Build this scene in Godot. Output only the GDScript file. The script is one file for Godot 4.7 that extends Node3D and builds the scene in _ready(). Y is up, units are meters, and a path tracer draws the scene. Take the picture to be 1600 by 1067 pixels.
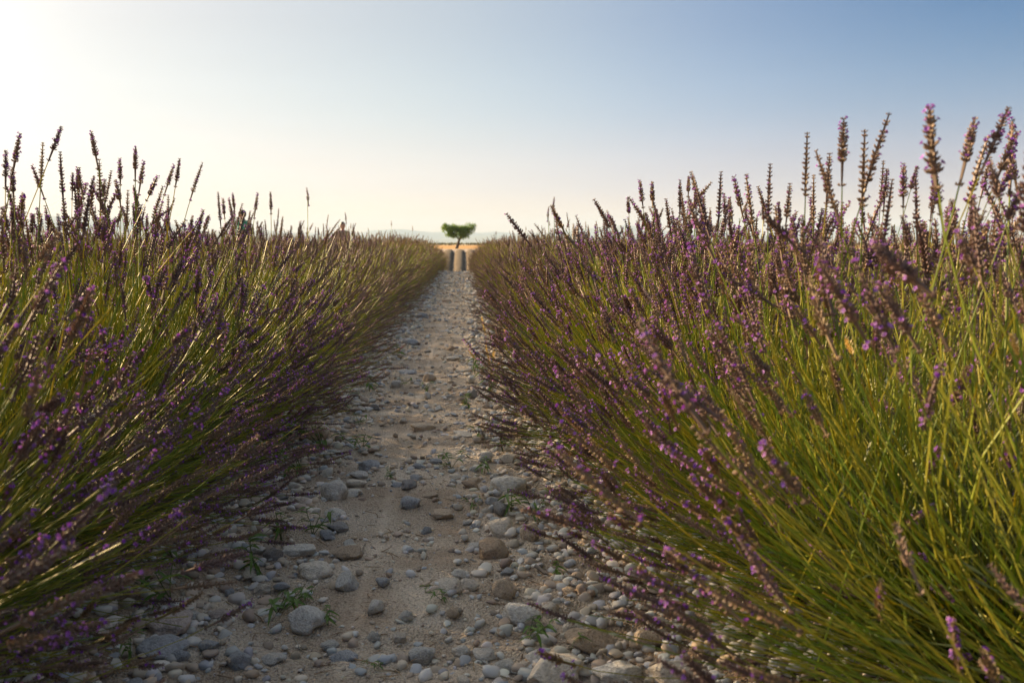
extends Node3D

# ---------------------------------------------------------------- constants
const FOCAL := 1480.0          # focal length in pixels of a 1600 x 1067 frame
const EYE := Vector3(0.0, 0.66, 0.0)
const PATH_X := -0.175         # middle line of the stony path
const ROW_LEFT := -0.96
const ROW_RIGHT := 0.70
const EXPOSURE := 3.3

var rng := RandomNumberGenerator.new()
var cam: Camera3D
var used := {}
var noise_a := FastNoiseLite.new()
var noise_b := FastNoiseLite.new()
var noise_c := FastNoiseLite.new()
var M := {}
var towards_sun := Vector3.ZERO

# ---------------------------------------------------------------- helpers
class MB:
	var v := PackedVector3Array()
	var c := PackedColorArray()
	var i := PackedInt32Array()
	func vert(p: Vector3, col: Color) -> int:
		v.append(p)
		c.append(col)
		return v.size() - 1
	func tri(a: int, b: int, d: int) -> void:
		i.append(a)
		i.append(b)
		i.append(d)
	func tube(pts: Array, radii: Array, cols: Array, sides: int) -> void:
		var before := -1
		for k in pts.size():
			var t: Vector3 = (pts[mini(k + 1, pts.size() - 1)] - pts[maxi(k - 1, 0)]).normalized()
			var s: Vector3 = t.cross(Vector3(0.31, 0.2, 0.93)).normalized()
			var u: Vector3 = s.cross(t)
			var first := v.size()
			for j in sides:
				var a := TAU * j / sides
				vert(pts[k] + (s * cos(a) + u * sin(a)) * radii[k], cols[k])
			if before >= 0:
				for j in sides:
					var n := (j + 1) % sides
					tri(before + j, before + n, first + j)
					tri(before + n, first + n, first + j)
			before = first
		var top := vert(pts[-1], cols[-1])
		for j in sides:
			tri(before + j, before + (j + 1) % sides, top)
	func mesh(smooth := false) -> ArrayMesh:
		var a := []
		a.resize(Mesh.ARRAY_MAX)
		a[Mesh.ARRAY_VERTEX] = v
		a[Mesh.ARRAY_COLOR] = c
		a[Mesh.ARRAY_INDEX] = i
		var m := ArrayMesh.new()
		m.add_surface_from_arrays(Mesh.PRIMITIVE_TRIANGLES, a)
		if smooth:
			var st := SurfaceTool.new()
			st.create_from(m, 0)
			st.generate_normals()
			return st.commit()
		return m


func numbered(called: String) -> String:
	if not used.has(called):
		used[called] = 0
		return called
	used[called] += 1
	return "%s_%03d" % [called, used[called]]


func base(called: String, at: Vector3, turn := 0.0) -> Node3D:
	var o := Node3D.new()
	o.name = numbered(called)
	add_child(o)
	o.position = at
	o.rotation.y = turn
	return o


func tag(o: Node, label := "", category := "", group := "", kind := "") -> void:
	if label:
		o.set_meta("label", label)
	if category:
		o.set_meta("category", category)
	if group:
		o.set_meta("group", group)
	if kind:
		o.set_meta("kind", kind)


func put(called: String, mesh: Mesh, mat: Material, parent: Node = self, kind := "") -> MeshInstance3D:
	var o := MeshInstance3D.new()
	o.name = numbered(called) if parent == self else called
	o.mesh = mesh
	if mat:
		o.material_override = mat
	if kind:
		o.set_meta("kind", kind)
	parent.add_child(o, true)
	return o


func vary(c: Color, by: float) -> Color:
	var k := 1.0 + rng.randf_range(-by, by)
	return Color(c.r * k * rng.randf_range(1 - by * 0.3, 1 + by * 0.3), c.g * k, c.b * k * rng.randf_range(1 - by * 0.3, 1 + by * 0.3))


func lin(r: float, g: float, b: float) -> Color:      # a real-world base colour as the sRGB that albedo_color takes
	return Color(r, g, b).linear_to_srgb()


func seen_at(p: Vector3) -> Vector3:                  # frame position of a point: (x, y, depth)
	var q := cam.transform.affine_inverse() * p
	return Vector3(800.0 + FOCAL * q.x / maxf(-q.z, 0.01), 533.5 - FOCAL * q.y / maxf(-q.z, 0.01), -q.z)


func spot(px: float, py: float, depth: float) -> Vector3:
	return cam.transform * (Vector3((px - 800.0) / FOCAL, (533.5 - py) / FOCAL, -1.0) * depth)


func on_ground(px: float, py: float) -> Vector3:      # where the line of sight meets the path
	var far := 0.8
	for k in 400:
		var p := spot(px, py, far)
		if p.y <= ground_height(p.x, p.z):
			break
		far *= 1.012
	var q := spot(px, py, far)
	q.y = ground_height(q.x, q.z)
	return q


# ---------------------------------------------------------------- terrain
func far_height(z: float) -> float:
	var d := -z
	if d < 19.5:
		return 0.0
	if d < 27.0:
		return -0.0036 * (d - 19.5) ** 2
	if d < 80.0:
		return -0.2025 - 0.05 * (d - 27.0)
	if d < 108.0:
		return -2.85
	if d < 136.0:
		var t := (d - 108.0) / 28.0
		return lerpf(-2.85, -0.12, t * (1.6 - 0.6 * t))
	return -0.12


func ground_height(x: float, z: float) -> float:
	var off := absf(x - PATH_X)
	var side := smoothstep(0.28, 0.75, off) * 0.045
	var h := noise_a.get_noise_2d(x, z) * 0.022 + noise_b.get_noise_2d(x, z) * 0.010 + noise_c.get_noise_2d(x, z) * 0.006
	return far_height(z) + side + h


func soil_color(x: float, z: float) -> Color:         # trodden limestone dust in the middle, brown earth and litter under the rows
	var off := absf(x - PATH_X) + noise_b.get_noise_2d(x, z) * 0.10
	var c := Color(0.76, 0.65, 0.525).lerp(Color(0.29, 0.215, 0.145), smoothstep(0.30, 0.56, off))
	return c * (1.0 + 0.22 * noise_a.get_noise_2d(x * 1.7 + 9.0, z * 1.7))


func sheet(xs: PackedFloat32Array, zs: PackedFloat32Array, height: Callable, color: Variant = null) -> ArrayMesh:
	var st := SurfaceTool.new()
	st.begin(Mesh.PRIMITIVE_TRIANGLES)
	for z in zs:
		for x in xs:
			if color != null:
				st.set_color(color.call(x, z))
			st.add_vertex(Vector3(x, height.call(x, z), z))
	var n := xs.size()
	for j in zs.size() - 1:
		for k in n - 1:
			var a := j * n + k
			for w in [a, a + n, a + 1, a + 1, a + n, a + n + 1]:
				st.add_index(w)
	st.generate_normals()
	return st.commit()


# ---------------------------------------------------------------- stones
func icosphere(level: int) -> Array:
	var t := (1.0 + sqrt(5.0)) / 2.0
	var v := PackedVector3Array([Vector3(-1, t, 0), Vector3(1, t, 0), Vector3(-1, -t, 0), Vector3(1, -t, 0), Vector3(0, -1, t), Vector3(0, 1, t), Vector3(0, -1, -t), Vector3(0, 1, -t), Vector3(t, 0, -1), Vector3(t, 0, 1), Vector3(-t, 0, -1), Vector3(-t, 0, 1)])
	for k in v.size():
		v[k] = v[k].normalized()
	var f := PackedInt32Array([0, 11, 5, 0, 5, 1, 0, 1, 7, 0, 7, 10, 0, 10, 11, 1, 5, 9, 5, 11, 4, 11, 10, 2, 10, 7, 6, 7, 1, 8, 3, 9, 4, 3, 4, 2, 3, 2, 6, 3, 6, 8, 3, 8, 9, 4, 9, 5, 2, 4, 11, 6, 2, 10, 8, 6, 7, 9, 8, 1])
	for l in level:
		var mids := {}
		var g := PackedInt32Array()
		for k in range(0, f.size(), 3):
			var m := []
			for e in 3:
				var a := f[k + e]
				var b := f[k + (e + 1) % 3]
				var key := mini(a, b) * 100000 + maxi(a, b)
				if not mids.has(key):
					mids[key] = v.size()
					v.append(((v[a] + v[b]) / 2.0).normalized())
				m.append(mids[key])
			g.append_array(PackedInt32Array([f[k], m[0], m[2], f[k + 1], m[1], m[0], f[k + 2], m[2], m[1], m[0], m[1], m[2]]))
		f = g
	return [v, f]


func stone_mesh(level: int, rough: float, facets: int) -> ArrayMesh:   # about 1 x 1 x 1, middle at the origin
	var ico := icosphere(level)
	var v: PackedVector3Array = ico[0]
	var f: PackedInt32Array = ico[1]
	var n := FastNoiseLite.new()
	n.seed = rng.randi()
	n.frequency = 0.75
	n.fractal_octaves = 1
	var fine := FastNoiseLite.new()
	fine.seed = rng.randi()
	fine.frequency = 2.4
	fine.fractal_octaves = 2
	var planes := []
	for k in facets:
		planes.append([Vector3(rng.randfn(), rng.randfn(), rng.randfn()).normalized(), rng.randf_range(0.60, 0.9)])
	var lo := Vector3.ONE * 9
	var hi := -lo
	for k in v.size():
		var d := v[k]
		var p := d * (1.0 + n.get_noise_3dv(d) * 0.42 * rough + fine.get_noise_3dv(d) * 0.10 * rough)
		for pl in planes:
			var over: float = p.dot(pl[0]) - pl[1]
			if over > 0.0:
				p -= pl[0] * over * 0.86
		v[k] = p
		lo = lo.min(p)
		hi = hi.max(p)
	var st := SurfaceTool.new()
	st.begin(Mesh.PRIMITIVE_TRIANGLES)
	for p in v:
		st.add_vertex((p - (lo + hi) / 2.0) / (hi - lo))
	for k in range(0, f.size(), 3):
		st.add_index(f[k])
		st.add_index(f[k + 2])
		st.add_index(f[k + 1])
	st.generate_normals()
	return st.commit()


# ---------------------------------------------------------------- materials
func noise_texture(size: int, frequency: float, octaves: int, stops: Array, sd: int, kind := FastNoiseLite.TYPE_SIMPLEX_SMOOTH) -> NoiseTexture2D:
	var n := FastNoiseLite.new()
	n.noise_type = kind
	n.seed = sd
	n.frequency = frequency
	n.fractal_octaves = octaves
	var t := NoiseTexture2D.new()
	t.width = size
	t.height = size
	t.seamless = true
	t.noise = n
	if stops:
		var g := Gradient.new()
		g.offsets = PackedFloat32Array(stops.map(func(s): return s[0]))
		g.colors = PackedColorArray(stops.map(func(s): return s[1]))
		t.color_ramp = g
	return t


func plain(color: Color, rough := 0.85) -> StandardMaterial3D:
	var m := StandardMaterial3D.new()
	m.albedo_color = color
	m.roughness = rough
	return m


func painted(rough: float, through: Color) -> StandardMaterial3D:     # coloured by its vertices, letting light through
	var m := StandardMaterial3D.new()
	m.vertex_color_use_as_albedo = true
	m.roughness = rough
	m.cull_mode = BaseMaterial3D.CULL_DISABLED
	if through != Color.BLACK:
		m.backlight_enabled = true
		m.backlight = through
	return m


func make_materials() -> void:
	M.stem = painted(0.5, Color(1.0, 0.98, 0.6))
	M.spike = painted(0.6, Color(0.78, 0.72, 0.72))
	M.leaf = painted(0.55, Color(0.85, 0.88, 0.45))
	M.dry = painted(0.6, Color(0.92, 0.86, 0.6))
	M.bark = painted(0.9, Color.BLACK)
	var mottled := noise_texture(512, 0.012, 5, [[0.2, Color(0.78, 0.77, 0.76)], [0.45, Color(0.94, 0.93, 0.92)], [0.6, Color(1, 1, 1)], [0.8, Color(0.82, 0.79, 0.74)]], 11)
	var pits := noise_texture(512, 0.03, 4, [], 12)
	var tones := [lin(0.70, 0.63, 0.54), lin(0.59, 0.57, 0.54), lin(0.41, 0.425, 0.455), lin(0.56, 0.45, 0.34), lin(0.34, 0.325, 0.32), lin(0.70, 0.67, 0.62), lin(0.43, 0.33, 0.24), lin(0.52, 0.44, 0.40)]
	M.stones = []
	for t in tones:
		var m := plain(t, 0.8)
		m.albedo_texture = mottled
		m.uv1_triplanar = true
		m.uv1_scale = Vector3.ONE * 0.9
		m.heightmap_enabled = true
		m.heightmap_texture = pits
		m.heightmap_scale = 0.3
		M.stones.append(m)
	var grit := noise_texture(1024, 0.05, 4, [[0.15, Color(0.66, 0.64, 0.62)], [0.4, Color(0.9, 0.89, 0.88)], [0.62, Color(1, 1, 1)], [0.85, Color(0.86, 0.83, 0.80)]], 21)
	var patches := noise_texture(512, 0.012, 3, [[0.3, Color(0.86, 0.83, 0.80)], [0.7, Color(1, 1, 1)]], 22)
	var lumps := noise_texture(1024, 0.06, 5, [], 23)
	M.path = plain(Color.WHITE, 0.95)
	M.path.vertex_color_use_as_albedo = true
	M.soil = plain(lin(0.46, 0.385, 0.31), 0.95)
	for m in [M.path, M.soil]:
		m.albedo_texture = grit
		m.uv1_triplanar = true
		m.uv1_world_triplanar = true
		m.uv1_scale = Vector3.ONE * 2.3
		m.heightmap_enabled = true
		m.heightmap_texture = lumps
		m.heightmap_scale = 1.1
		m.detail_enabled = true
		m.detail_albedo = patches
		m.detail_blend_mode = BaseMaterial3D.BLEND_MODE_MUL
		m.detail_uv_layer = BaseMaterial3D.DETAIL_UV_2
		m.uv2_triplanar = true
		m.uv2_world_triplanar = true
		m.uv2_scale = Vector3.ONE * 0.55
	M.gravel = painted(0.85, Color.BLACK)
	var ears := noise_texture(512, 0.03, 4, [[0.2, Color(0.75, 0.7, 0.6)], [0.7, Color(1, 1, 1)]], 31)
	M.wheat = plain(lin(0.46, 0.235, 0.022), 0.9)
	M.wheat.albedo_texture = ears
	M.wheat.uv1_triplanar = true
	M.wheat.uv1_world_triplanar = true
	M.wheat.uv1_scale = Vector3(0.05, 0.05, 0.01)
	M.plain = plain(lin(0.30, 0.24, 0.12), 0.95)
	M.hill = plain(lin(0.14, 0.16, 0.13), 0.95)
	M.row = plain(lin(0.095, 0.065, 0.03), 0.9)
	M.row.albedo_texture = ears
	M.row.uv1_triplanar = true
	M.row.uv1_world_triplanar = true
	M.row.uv1_scale = Vector3.ONE * 0.6


# ---------------------------------------------------------------- lavender
const WHOLE := 0.62            # length of a stalk as modelled, from its foot to the tip of its spike

func make_stalk(lod: int, upright := false) -> Dictionary:
	var bend := deg_to_rad(rng.randf_range(-6.0, 10.0) if upright else rng.randf_range(-2.0, 52.0))
	var sway := deg_to_rad(rng.randf_range(-10.0, 10.0))
	var spike_len := rng.randf_range([0.04, 0.04, 0.036][lod], [0.09, 0.076, 0.066][lod])
	var steps := 24
	var pts := [Vector3.ZERO]
	var dirs := [Vector3.UP]
	for k in steps:
		var s := float(k + 1) / steps
		var a := bend * s ** 2.2
		var b := sway * s
		var d := Vector3(sin(b), cos(a) * cos(b), sin(a) * cos(b)).normalized()
		dirs.append(d)
		pts.append(pts[-1] + d * WHOLE / steps)
	var along := func(l: float) -> Array:
		var f := clampf(l / WHOLE * steps, 0.0, steps - 0.001)
		var k := int(f)
		return [pts[k].lerp(pts[k + 1], f - k), dirs[k].lerp(dirs[k + 1], f - k).normalized()]
	var stem := MB.new()
	var green := vary(Color(0.14, 0.27, 0.022).lerp(Color(0.46, 0.42, 0.06), rng.randf() ** 1.15), 0.2)
	var segs: int = [7, 4, 3][lod]
	var thick: float = [0.00105, 0.0014, 0.0019][lod] * rng.randf_range(0.72, 1.2)
	var sp := []
	var sr := []
	var sc := []
	for k in segs + 1:
		var l := (WHOLE - spike_len * 0.5) * k / segs
		sp.append(along.call(l)[0])
		sr.append(thick * (1.15 - 0.35 * k / segs))
		sc.append(green.lerp(Color(0.29, 0.29, 0.07), 0.35 * k / segs))
	stem.tube(sp, sr, sc, 4 if lod == 0 else 3)
	if lod == 0:          # pairs of narrow leaves low on the stem
		for sgn in [-1.0, 1.0, -1.0, 1.0]:
			var q: Array = along.call(rng.randf_range(0.06, 0.30))
			var out: Vector3 = (Vector3(sgn, 0, rng.randf_range(-0.6, 0.6)).normalized() + q[1] * 1.3).normalized()
			var w: Vector3 = out.cross(q[1]).normalized() * 0.0016
			var ll := rng.randf_range(0.03, 0.05)
			var gl := vary(Color(0.13, 0.17, 0.07), 0.2)
			var a0 := stem.vert(q[0], gl)
			var a1 := stem.vert(q[0] + out * ll * 0.55 + w, gl)
			var a2 := stem.vert(q[0] + out * ll * 0.55 - w, gl)
			var a3 := stem.vert(q[0] + out * ll, gl)
			stem.tri(a0, a1, a2)
			stem.tri(a1, a3, a2)
	# the spike: whorls of calyces, some of them with an open flower
	var spike := MB.new()
	var tint := Color(0.215, 0.145, 0.13).lerp(Color(0.34, 0.245, 0.14), rng.randf())
	var open: float = [0.03, 0.012, 0.002][lod] + [0.16, 0.042, 0.006][lod] * rng.randf() ** 2
	var whorls: int = [13, 9, 6][lod]
	var per: int = [9, 6, 4][lod]
	var places := []
	for k in whorls:
		places.append([WHOLE - spike_len + spike_len * 0.97 * k / (whorls - 1.0), 1.0 - 0.5 * (k / (whorls - 1.0)) ** 1.6])
	var low := WHOLE - spike_len
	if rng.randf() < 0.65:
		low -= rng.randf_range(0.012, 0.03)
		places.append([low, 0.72])
	var fat := rng.randf_range(0.85, 1.15)
	var core := tint * 0.8
	spike.tube([along.call(low)[0], along.call(WHOLE - spike_len)[0], along.call(WHOLE - spike_len * 0.5)[0], along.call(WHOLE)[0]], [0.0014, 0.0022 * fat, 0.0026 * fat, 0.001], [core, core, core, core], 4 if lod == 0 else 3)
	for w in places:
		var q: Array = along.call(w[0] + rng.randf_range(-0.0012, 0.0012))
		var ax: Vector3 = q[1]
		var s: Vector3 = ax.cross(Vector3(0.2, 0.31, 0.93)).normalized()
		var u: Vector3 = s.cross(ax)
		var spin := rng.randf() * TAU
		for j in per:
			if rng.randf() < 0.1:
				continue
			var a := spin + TAU * (j + rng.randf_range(-0.3, 0.3)) / per
			var r: Vector3 = s * cos(a) + u * sin(a)
			var lean := deg_to_rad(rng.randf_range(28.0, 58.0))
			var d: Vector3 = (ax * cos(lean) + r * sin(lean)).normalized()
			var ll: float = rng.randf_range(0.0068, 0.0092) * w[1] * fat * [1.0, 1.1, 1.22][lod]
			var wide: float = ll * [0.19, 0.21, 0.26][lod]
			var p0: Vector3 = q[0] + r * 0.0012
			var side: Vector3 = d.cross(r).normalized()
			if side.length() < 0.5:
				side = d.cross(ax).normalized()
			var up: Vector3 = side.cross(d)
			var c0 := vary(tint, 0.3)
			var c1 := vary(tint.lerp(Color(0.20, 0.115, 0.17), 0.3), 0.3)
			var tip := spike.vert(p0 + d * ll, c1)
			if lod == 0:
				var foot := spike.vert(p0, c0)
				var ring := []
				for e in 3:
					var b := TAU * e / 3
					ring.append(spike.vert(p0 + d * ll * 0.62 + (side * cos(b) + up * sin(b)) * wide, c0))
				for e in 3:
					spike.tri(foot, ring[e], ring[(e + 1) % 3])
					spike.tri(ring[e], tip, ring[(e + 1) % 3])
			elif lod == 1:
				var ring := []
				for e in 3:
					var b := TAU * e / 3
					ring.append(spike.vert(p0 + d * ll * 0.25 + (side * cos(b) + up * sin(b)) * wide, c0))
				for e in 3:
					spike.tri(ring[e], tip, ring[(e + 1) % 3])
			else:
				var b0 := spike.vert(p0 + side * wide, c0)
				var b1 := spike.vert(p0 - side * wide, c0)
				spike.tri(b0, tip, b1)
				var b2 := spike.vert(p0 + up * wide, c0)
				spike.tri(b2, tip, b1)
			if rng.randf() < open:
				var violet := vary(Color(0.24, 0.055, 0.47).lerp(Color(0.44, 0.19, 0.58), rng.randf()), 0.2)
				var heart: Vector3 = p0 + d * ll * 1.05
				var petals: int = [5, 3, 2][lod]
				var size: float = rng.randf_range(0.0017, 0.0027) * [1.0, 1.2, 1.5][lod]
				var h := spike.vert(heart - d * 0.001, violet * 0.7)
				for e in petals:
					var b := TAU * e / petals + a
					var pd: Vector3 = (side * cos(b) + up * sin(b)) + d * 0.35
					var pw: Vector3 = d.cross(pd).normalized() * size * 0.55
					var x1 := spike.vert(heart + pd * size * 0.7 + pw, violet)
					var x2 := spike.vert(heart + pd * size * 0.7 - pw, violet)
					spike.tri(h, x1, x2)
					var x3 := spike.vert(heart + pd * size * 1.15 - d * size * 0.2, violet)
					spike.tri(x1, x3, x2)
	return {"stem": stem.mesh(), "spike": spike.mesh(), "tip": pts[-1]}


func stalk_place(foot: Vector3, heading: float, rise: float, length: float, roll: float) -> Transform3D:
	var d := Vector3(cos(heading), 0, sin(heading))
	var y := d * cos(rise) + Vector3.UP * sin(rise)
	var z := -d * sin(rise) + Vector3.UP * cos(rise)
	var b := Basis(y.cross(z), y, z)
	return Transform3D(b.rotated(y, roll).scaled(Vector3.ONE * length / WHOLE), foot)


func make_places(n: int) -> Array:              # where the stalks of a bush stand: [transform, which template]
	var out := []
	for k in n:
		var heading := rng.randf() * TAU
		var flat := Vector2(cos(heading), sin(heading) * 0.72)
		heading = flat.angle()
		var u := rng.randf()
		var rise := deg_to_rad(lerpf(-6.0, 88.0, u ** 1.5))
		if k % 7 == 0:           # the skirt that hangs to the ground on both sides of the row
			rise = deg_to_rad(rng.randf_range(-5.0, 30.0))
			heading = rng.randfn() * 0.8 + (PI if rng.randf() < 0.5 else 0.0)
		var length := 0.55 + 0.03 * sin(rise) + rng.randfn() * 0.035
		if rise < 0.3:
			length *= 0.88
		elif rise > 0.9 and rng.randf() < 0.09:
			length *= 1.14
		var foot := Vector3(cos(heading), 0, sin(heading)) * rng.randf_range(0.0, 0.13)
		foot.y = rng.randf_range(0.03, 0.16) * (1.0 - 0.3 * sin(rise))
		var roll := rng.randfn() * (0.5 + 0.9 * maxf(0.0, sin(rise)) ** 4)
		var plain_shoot := rng.randf() < 0.3
		if plain_shoot:
			length *= rng.randf_range(0.7, 0.95)
		out.append([stalk_place(foot, heading + rng.randfn() * (0.12 if rng.randf() < 0.9 else 0.6), rise, length, roll), rng.randi(), plain_shoot])
	return out


func leaf_mound(st: SurfaceTool, n: int) -> void:   # the narrow grey-green leaves round the foot of a bush
	for k in n:
		var h := rng.randf() * TAU
		var rise := deg_to_rad(rng.randf_range(5.0, 85.0))
		var d := Vector3(cos(h) * cos(rise), sin(rise), sin(h) * cos(rise) * 0.8)
		var from := d * rng.randf_range(0.03, 0.29) + Vector3(0, 0.03, 0)
		d = (d + Vector3(rng.randfn(), rng.randfn() + 0.5, rng.randfn()) * 0.35).normalized()
		var l := rng.randf_range(0.04, 0.09)
		var w := d.cross(Vector3(rng.randfn(), rng.randfn(), rng.randfn())).normalized() * 0.0024
		var c := vary(Color(0.12, 0.145, 0.07), 0.3)
		for p in [from, from + d * l * 0.5 + w, from + d * l * 0.5 - w, from + d * l * 0.5 + w, from + d * l, from + d * l * 0.5 - w]:
			st.set_color(c)
			st.add_vertex(p)


func bush_meshes(places: Array, kinds: Array, leaves: int, skip := {}) -> Array:
	var green := SurfaceTool.new()
	green.begin(Mesh.PRIMITIVE_TRIANGLES)
	leaf_mound(green, leaves)
	green.index()
	var bloom := SurfaceTool.new()
	bloom.begin(Mesh.PRIMITIVE_TRIANGLES)
	for k in places.size():
		if not skip.has(k):
			var t: Dictionary = kinds[places[k][1] % kinds.size()]
			green.append_from(t.stem, 0, places[k][0])
			if not places[k][2]:
				bloom.append_from(t.spike, 0, places[k][0])
	return [green.commit(), bloom.commit()]


var fine_kinds := []
var tall_kinds := []
var mid_kinds := []
var far_kinds := []
var mid_bushes := []
var far_bushes := []
const ORDINAL := ["nearest", "second nearest", "third nearest", "fourth nearest", "fifth nearest", "sixth nearest", "seventh nearest", "eighth nearest", "ninth nearest", "tenth nearest"]

func too_close(p: Vector3) -> bool:
	var s := seen_at(p)
	return p.distance_to(EYE) < 0.5 or s.z > 0.0 and s.z < 0.78 and s.x > -150.0 and s.x < 1750.0 and s.y > -250.0 and s.y < 1400.0


func near_bush(o: Node3D, singles: int) -> void:   # every stalk that shows well is a part of its own
	var places := make_places(680)
	for extra in make_places(420):           # shoots without a flower fill the inside
		extra[0] = extra[0] * Transform3D(Basis.from_scale(Vector3.ONE * rng.randf_range(0.7, 0.95)), Vector3.ZERO)
		extra[2] = true
		places.append(extra)
	var skip := {}
	var rated := []
	for k in places.size():
		var at: Transform3D = o.transform * places[k][0]
		var t: Dictionary = fine_kinds[places[k][1] % fine_kinds.size()]
		var tip: Vector3 = at * t.tip
		if o.position.x > 0.0 and o.position.z > -2.5 and tip.y < 0.15 + 0.05 * rng.randf() or too_close(tip) or too_close(at * (t.tip * 0.6)) or too_close(at * (t.tip * 0.85)):
			skip[k] = true
			continue
		var s := seen_at(tip)
		if s.z > 0.0 and (s.x > 1200.0 and s.z < 2.0 and s.y > 430.0 and s.y < 900.0 and rng.randf() < 0.4 or s.x < 460.0 and s.y > 350.0 and s.y < 480.0 and rng.randf() < 0.4):
			places[k][2] = true
		if places[k][2]:
			continue
		if s.z > 0.0 and s.x > -30.0 and s.x < 1630.0 and s.y > -20.0 and s.y < 1090.0:
			var out := (tip - (o.position + Vector3(0, 0.25, 0))).normalized()
			rated.append([out.dot((EYE - o.position).normalized()) + 0.5 * out.y + rng.randf() * 0.7 - 0.25 * s.z, k])
	rated.sort_custom(func(a, b): return a[0] > b[0])
	for r in rated.slice(0, singles):
		skip[r[1]] = true
		single_stalk(o, places[r[1]][0], fine_kinds[places[r[1]][1] % fine_kinds.size()])
	var m := bush_meshes(places, mid_kinds, 1400, skip)
	put("foliage", m[0], M.stem, o, "stuff")
	put("blossom", m[1], M.spike, o, "stuff")


func single_stalk(o: Node3D, where: Transform3D, t: Dictionary) -> void:
	var stem := put("flower_stem", t.stem, M.stem, o)
	stem.transform = where
	put("flower_spike", t.spike, M.spike, stem)


func hero_stalk(o: Node3D, tip: Vector3, lean: float, size: float) -> void:    # a stalk that stands up against the sky, its tip at a known point
	var t: Dictionary = tall_kinds[rng.randi() % tall_kinds.size()]
	var length := 0.62 * size
	# the foot lies down the stalk from its tip: find the turn that brings the modelled tip there
	var b := Basis(Vector3.BACK, lean) * Basis(Vector3.UP, rng.randf_range(-0.5, 0.5) + (PI / 2 if lean < 0.0 else -PI / 2))
	b = b.scaled(Vector3.ONE * length / WHOLE)
	var world := Transform3D(b, tip - b * t.tip)
	single_stalk(o, o.transform.affine_inverse() * world, t)


func lavender_row(x: float, z0: float, z1: float, step: float, size: float, label: String, group: String, side: String) -> Array:
	var made := []
	var z := z0
	var count := 0
	while z > z1:
		var off := (0.03 if x > 0.0 else 0.07) * smoothstep(3.0, 11.0, -z) * signf(x - PATH_X)
		var at := Vector3(x + off + rng.randf_range(-0.04, 0.04), 0, z + rng.randf_range(-0.05, 0.05))
		at.y = far_height(at.z) + 0.03
		var o := base("lavender_bush", at, rng.randf_range(-0.3, 0.3) + (PI if rng.randf() < 0.5 else 0.0))
		o.scale = Vector3.ONE * size * rng.randf_range(0.94, 1.06) * (1.0 + (0.035 if x < PATH_X else 0.03) * smoothstep(6.0, 2.0, -z) * (1.0 if side else 0.0))
		if side and z > -3.3:
			near_bush(o, 190 if z < -0.5 else 0)
			tag(o, "%s lavender bush in the row %s of the path" % [ORDINAL[count], side], "lavender bush", group)
		else:
			var kinds: Array = mid_bushes if side and z > -9.5 else far_bushes
			var m: Array = kinds[rng.randi() % kinds.size()]
			put("foliage", m[0], M.stem, o, "stuff")
			put("blossom", m[1], M.spike, o, "stuff")
			tag(o, label, "lavender bush", group)
		made.append(o)
		count += 1
		z -= step
	return made


# ---------------------------------------------------------------- people
func smooth_min(a: float, b: float, k: float) -> float:
	var h := clampf(0.5 + 0.5 * (b - a) / k, 0.0, 1.0)
	return lerpf(b, a, h) - k * h * (1.0 - h)


func capsule(p: Vector3, c: Array) -> float:
	var a: Vector3 = c[0]
	var ab: Vector3 = c[1] - a
	var t := clampf((p - a).dot(ab) / maxf(ab.length_squared(), 1e-9), 0.0, 1.0)
	return p.distance_to(a + ab * t) - lerpf(c[2], c[3], t)


func blended(p: Vector3, bones: Array, k: float) -> float:
	var d := 9.0
	for c in bones:
		d = smooth_min(d, capsule(p, c), k)
	return d


func nets(field: Callable, lo: Vector3, hi: Vector3, cell: float) -> ArrayMesh:
	var n := Vector3i(((hi - lo) / cell).ceil()) + Vector3i.ONE
	var vals := PackedFloat32Array()
	vals.resize(n.x * n.y * n.z)
	var step := [1, n.x, n.x * n.y]
	for z in n.z:
		for y in n.y:
			for x in n.x:
				vals[x + y * step[1] + z * step[2]] = field.call(lo + Vector3(x, y, z) * cell)
	var st := SurfaceTool.new()
	st.begin(Mesh.PRIMITIVE_TRIANGLES)
	var ids := {}
	var total := 0
	for z in n.z - 1:
		for y in n.y - 1:
			for x in n.x - 1:
				var at: int = x + y * step[1] + z * step[2]
				var sum := Vector3.ZERO
				var hits := 0
				for axis in 3:
					var o1 := (axis + 1) % 3
					var o2 := (axis + 2) % 3
					for k in 4:
						var from: int = at + (step[o1] if k & 1 else 0) + (step[o2] if k & 2 else 0)
						var a := vals[from]
						var b: float = vals[from + step[axis]]
						if (a < 0.0) != (b < 0.0):
							var p := Vector3.ZERO
							p[o1] = 1.0 if k & 1 else 0.0
							p[o2] = 1.0 if k & 2 else 0.0
							p[axis] = a / (a - b)
							sum += p
							hits += 1
				if hits:
					ids[at] = total
					total += 1
					st.add_vertex(lo + (Vector3(x, y, z) + sum / hits) * cell)
	for at in ids:
		for axis in 3:
			var o1: int = step[(axis + 1) % 3]
			var o2: int = step[(axis + 2) % 3]
			var a := vals[at]
			var next: int = at + step[axis]
			if next >= vals.size():
				continue
			var b := vals[next]
			if (a < 0.0) == (b < 0.0) or not (ids.has(at - o1) and ids.has(at - o2) and ids.has(at - o1 - o2)):
				continue
			var q := [ids[at], ids[at - o1], ids[at - o1 - o2], ids[at - o2]]
			if a < 0.0:
				q.reverse()
			for w in [q[0], q[1], q[2], q[0], q[2], q[3]]:
				st.add_index(w)
	st.generate_normals()
	return st.commit()


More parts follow.
